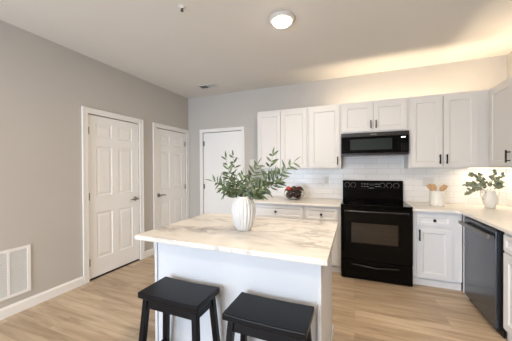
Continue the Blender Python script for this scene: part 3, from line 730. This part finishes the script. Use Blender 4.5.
# ------------------------------------------------------------------ glass bowl
BX, BYY = -0.835, 3.60
b = MB().lathe([(0.045, 0.0), (0.060, 0.002), (0.105, 0.035), (0.128, 0.080), (0.125, 0.120), (0.112, 0.145), (0.108, 0.144), (0.120, 0.119), (0.123, 0.081), (0.101, 0.038), (0.056, 0.007), (0.03, 0.006)], n=48)
o = tag(b.build('fruit_bowl', 'glass', smooth=True), 'clear glass bowl of dark balls on the left counter', 'bowl'); o.location = (BX, BYY, CT+0.0005); o.scale = (1.20, 1.20, 1.08)
bs = [(-0.066, -0.030, 0.073, 'lowest dark brown ball at the front left of the glass bowl'), (0.062, -0.034, 0.073, 'dark brown ball at the front right of the glass bowl'), (0.0, 0.068, 0.073, 'dark brown ball at the back bottom of the glass bowl'),
      (0.070, 0.040, 0.146, 'dark brown ball on top at the right of the glass bowl'), (0.008, -0.040, 0.154, 'dark brown ball on top at the middle of the glass bowl')]
for x, y, z, lab in bs:
    o = tag(MB().ball((0, 0, 0), 0.053, 3).build('decorative_ball', 'ball', smooth=True), lab, 'ball', 'dark balls in the glass bowl'); o.location = (BX+x, BYY+y, CT+z)
r = thing('red_fruit', 'red fruit with a green leaf on the left of the glass bowl', 'fruit', (BX-0.082, BYY-0.012, CT+0.158))
MB().ball((0, 0, 0), 0.042, 3, 0.9).build('flesh', 'red', r, smooth=True)
b = MB(); leaf(b, Vector((0, 0, 0.036)), Vector((-0.9, 0.2, 0.1)), Vector((0, 0, 1)), 0.065, 0.026, 0.3); b.build('leaf', 'olive', r, smooth=True)
MB().tube([(0, 0, 0.034), (0.004, 0, 0.05)], 0.002, 6).build('stalk', 'stem', r)

# ------------------------------------------------------------------ utensil crock
CX, CY = 0.942, 3.60
b = MB().lathe([(0.074, 0.0), (0.080, 0.004), (0.081, 0.03), (0.081, 0.178), (0.083, 0.182), (0.081, 0.186), (0.076, 0.184), (0.075, 0.17), (0.074, 0.02), (0.02, 0.012)], n=48)
o = tag(b.build('utensil_crock', 'crock', smooth=True), 'white ceramic crock of wooden utensils on the right counter', 'crock'); o.location = (CX, CY, CT+0.0005)
def utensil(label, base_, tip, hw_, hl, slot):
    r = thing('wooden_spoon' if not slot else 'wooden_spatula', label, 'utensil', tuple(base_))
    d = (tip-base_); L = d.length; d.normalize(); h0 = base_+d*(L-hl)
    MB().tube([Vector((0, 0, 0)), h0-base_], [0.0055, 0.006], 8).build('handle', 'wood', r, smooth=True)
    side = d.cross(Vector((0, 1, 0))).normalized(); nr = side.cross(d)
    b = MB(); rows = []
    for i in range(9):
        t = i/8; wd = hw_*(math.sin(PI*(0.12+0.80*t))**0.6 if not slot else (0.35+0.65*min(1, t*2.2)))
        c = (h0-base_)-d*0.002+d*hl*t
        rows.append([b.bm.verts.new(c+side*s*wd+nr*k*0.0035) for s, k in ((-1, -1), (1, -1), (1, 1), (-1, 1))])
    for A, B in zip(rows, rows[1:]):
        for k in range(4): b.bm.faces.new([A[k], A[(k+1) % 4], B[(k+1) % 4], B[k]])
    b.bm.faces.new(rows[0][::-1]); b.bm.faces.new(rows[-1])
    b.build('blade' if slot else 'bowl', 'wood', r, bevel=0.0015)
V = Vector
utensil('wooden spatula leaning furthest left out of the white crock', V((CX+0.03, CY-0.01, CT+0.02)), V((CX-0.092, CY-0.005, CT+0.262)), 0.026, 0.085, True)
utensil('wooden spoon leaning left beside the leftmost spatula in the crock', V((CX+0.012, CY-0.032, CT+0.02)), V((CX-0.050, CY-0.042, CT+0.268)), 0.026, 0.075, False)
utensil('wooden spoon leaning right at the front of the white crock', V((CX-0.012, CY-0.03, CT+0.02)), V((CX+0.052, CY-0.04, CT+0.250)), 0.027, 0.070, False)
utensil('wooden spatula leaning furthest right out of the white crock', V((CX-0.03, CY+0.015, CT+0.02)), V((CX+0.092, CY+0.012, CT+0.256)), 0.026, 0.080, True)

# ------------------------------------------------------------------ pitcher with eucalyptus
PX, PY = 1.447, 3.60
r = thing('pitcher', 'white two-handled ceramic jug in the counter corner holding eucalyptus', 'jug', (PX, PY, CT+0.0005))
MB().lathe([(0.042, 0.0), (0.047, 0.004), (0.050, 0.02), (0.064, 0.065), (0.069, 0.10), (0.063, 0.14), (0.047, 0.175), (0.043, 0.19), (0.052, 0.210), (0.047, 0.210), (0.038, 0.19), (0.042, 0.17), (0.056, 0.14), (0.06, 0.10), (0.045, 0.03), (0.02, 0.012)], n=48).build('body', 'crock', r, smooth=True)
for s in (-1, 1):
    dv = Vector((0.93*s, 0.37*s, 0))
    MB().tube([dv*0.044+V((0, 0, 0.185)), dv*0.075+V((0, 0, 0.200)), dv*0.103+V((0, 0, 0.190)), dv*0.108+V((0, 0, 0.160)), dv*0.092+V((0, 0, 0.125)), dv*0.064+V((0, 0, 0.105))], [0.0065, 0.007, 0.007, 0.007, 0.0065, 0.0065], 10).build('handle', 'crock', r, smooth=True)
EU = [((467, 193), 3.50, (-0.10, -0.03, 0.10), 8, 'eucalyptus stem drooping lowest to the left of the jug'),
      ((466, 185), 3.56, (-0.08, -0.02, 0.08), 9, 'eucalyptus stem reaching furthest left from the jug'),
      ((471, 174), 3.60, (-0.04, 0.0, 0.08), 9, 'eucalyptus stem rising up to the left under the cabinet'),
      ((480, 175), 3.66, (-0.01, 0.0, 0.06), 9, 'eucalyptus stem standing upright above the jug'),
      ((494, 172), 3.62, (0.0, 0.0, 0.05), 7, 'eucalyptus stem rising slightly right above the jug'),
      ((502, 175), 3.52, (0.02, -0.02, 0.05), 7, 'eucalyptus stem leaning right towards the wall'),
      ((500, 186), 3.50, (0.04, -0.03, 0.07), 5, 'short eucalyptus stem drooping over the right handle')]
for i, ((u, v_), y, bend, n, lab) in enumerate(EU):
    tip = unpx(u, v_, y); a = i*2.4
    p0 = V((PX+0.012*math.cos(a), PY+0.012*math.sin(a), CT+0.05+0.003*i))
    neck = V((PX+max(-0.03, min(0.03, (tip.x-PX)*0.2)), PY+max(-0.02, min(0.02, (tip.y-PY)*0.2)), CT+0.21))
    branch('eucalyptus_stem', lab, 'euca', p0, neck, tip, V(bend), n, 0.056, 0.042, 80+i, first=0.5, round_=True, rs=0.0022)

# repeats carry their group
GROUPS = {'olive_branch': 'olive branches in the fluted vase', 'eucalyptus_stem': 'eucalyptus stems in the white jug', 'counter_stool': 'black stools at the island',
          'wall_cabinet': 'white wall cabinets', 'base_cabinet': 'white base cabinets', 'wooden_spoon': 'wooden utensils in the crock', 'wooden_spatula': 'wooden utensils in the crock',
          'wall_outlet': 'white outlets on the backsplash', 'ceiling_light': 'round ceiling lights', 'light_strip': 'warm cabinet light strips'}
for o in bpy.data.objects:
    k = o.name.split('.')[0]
    if o.parent is None and k in GROUPS: o['group'] = GROUPS[k]
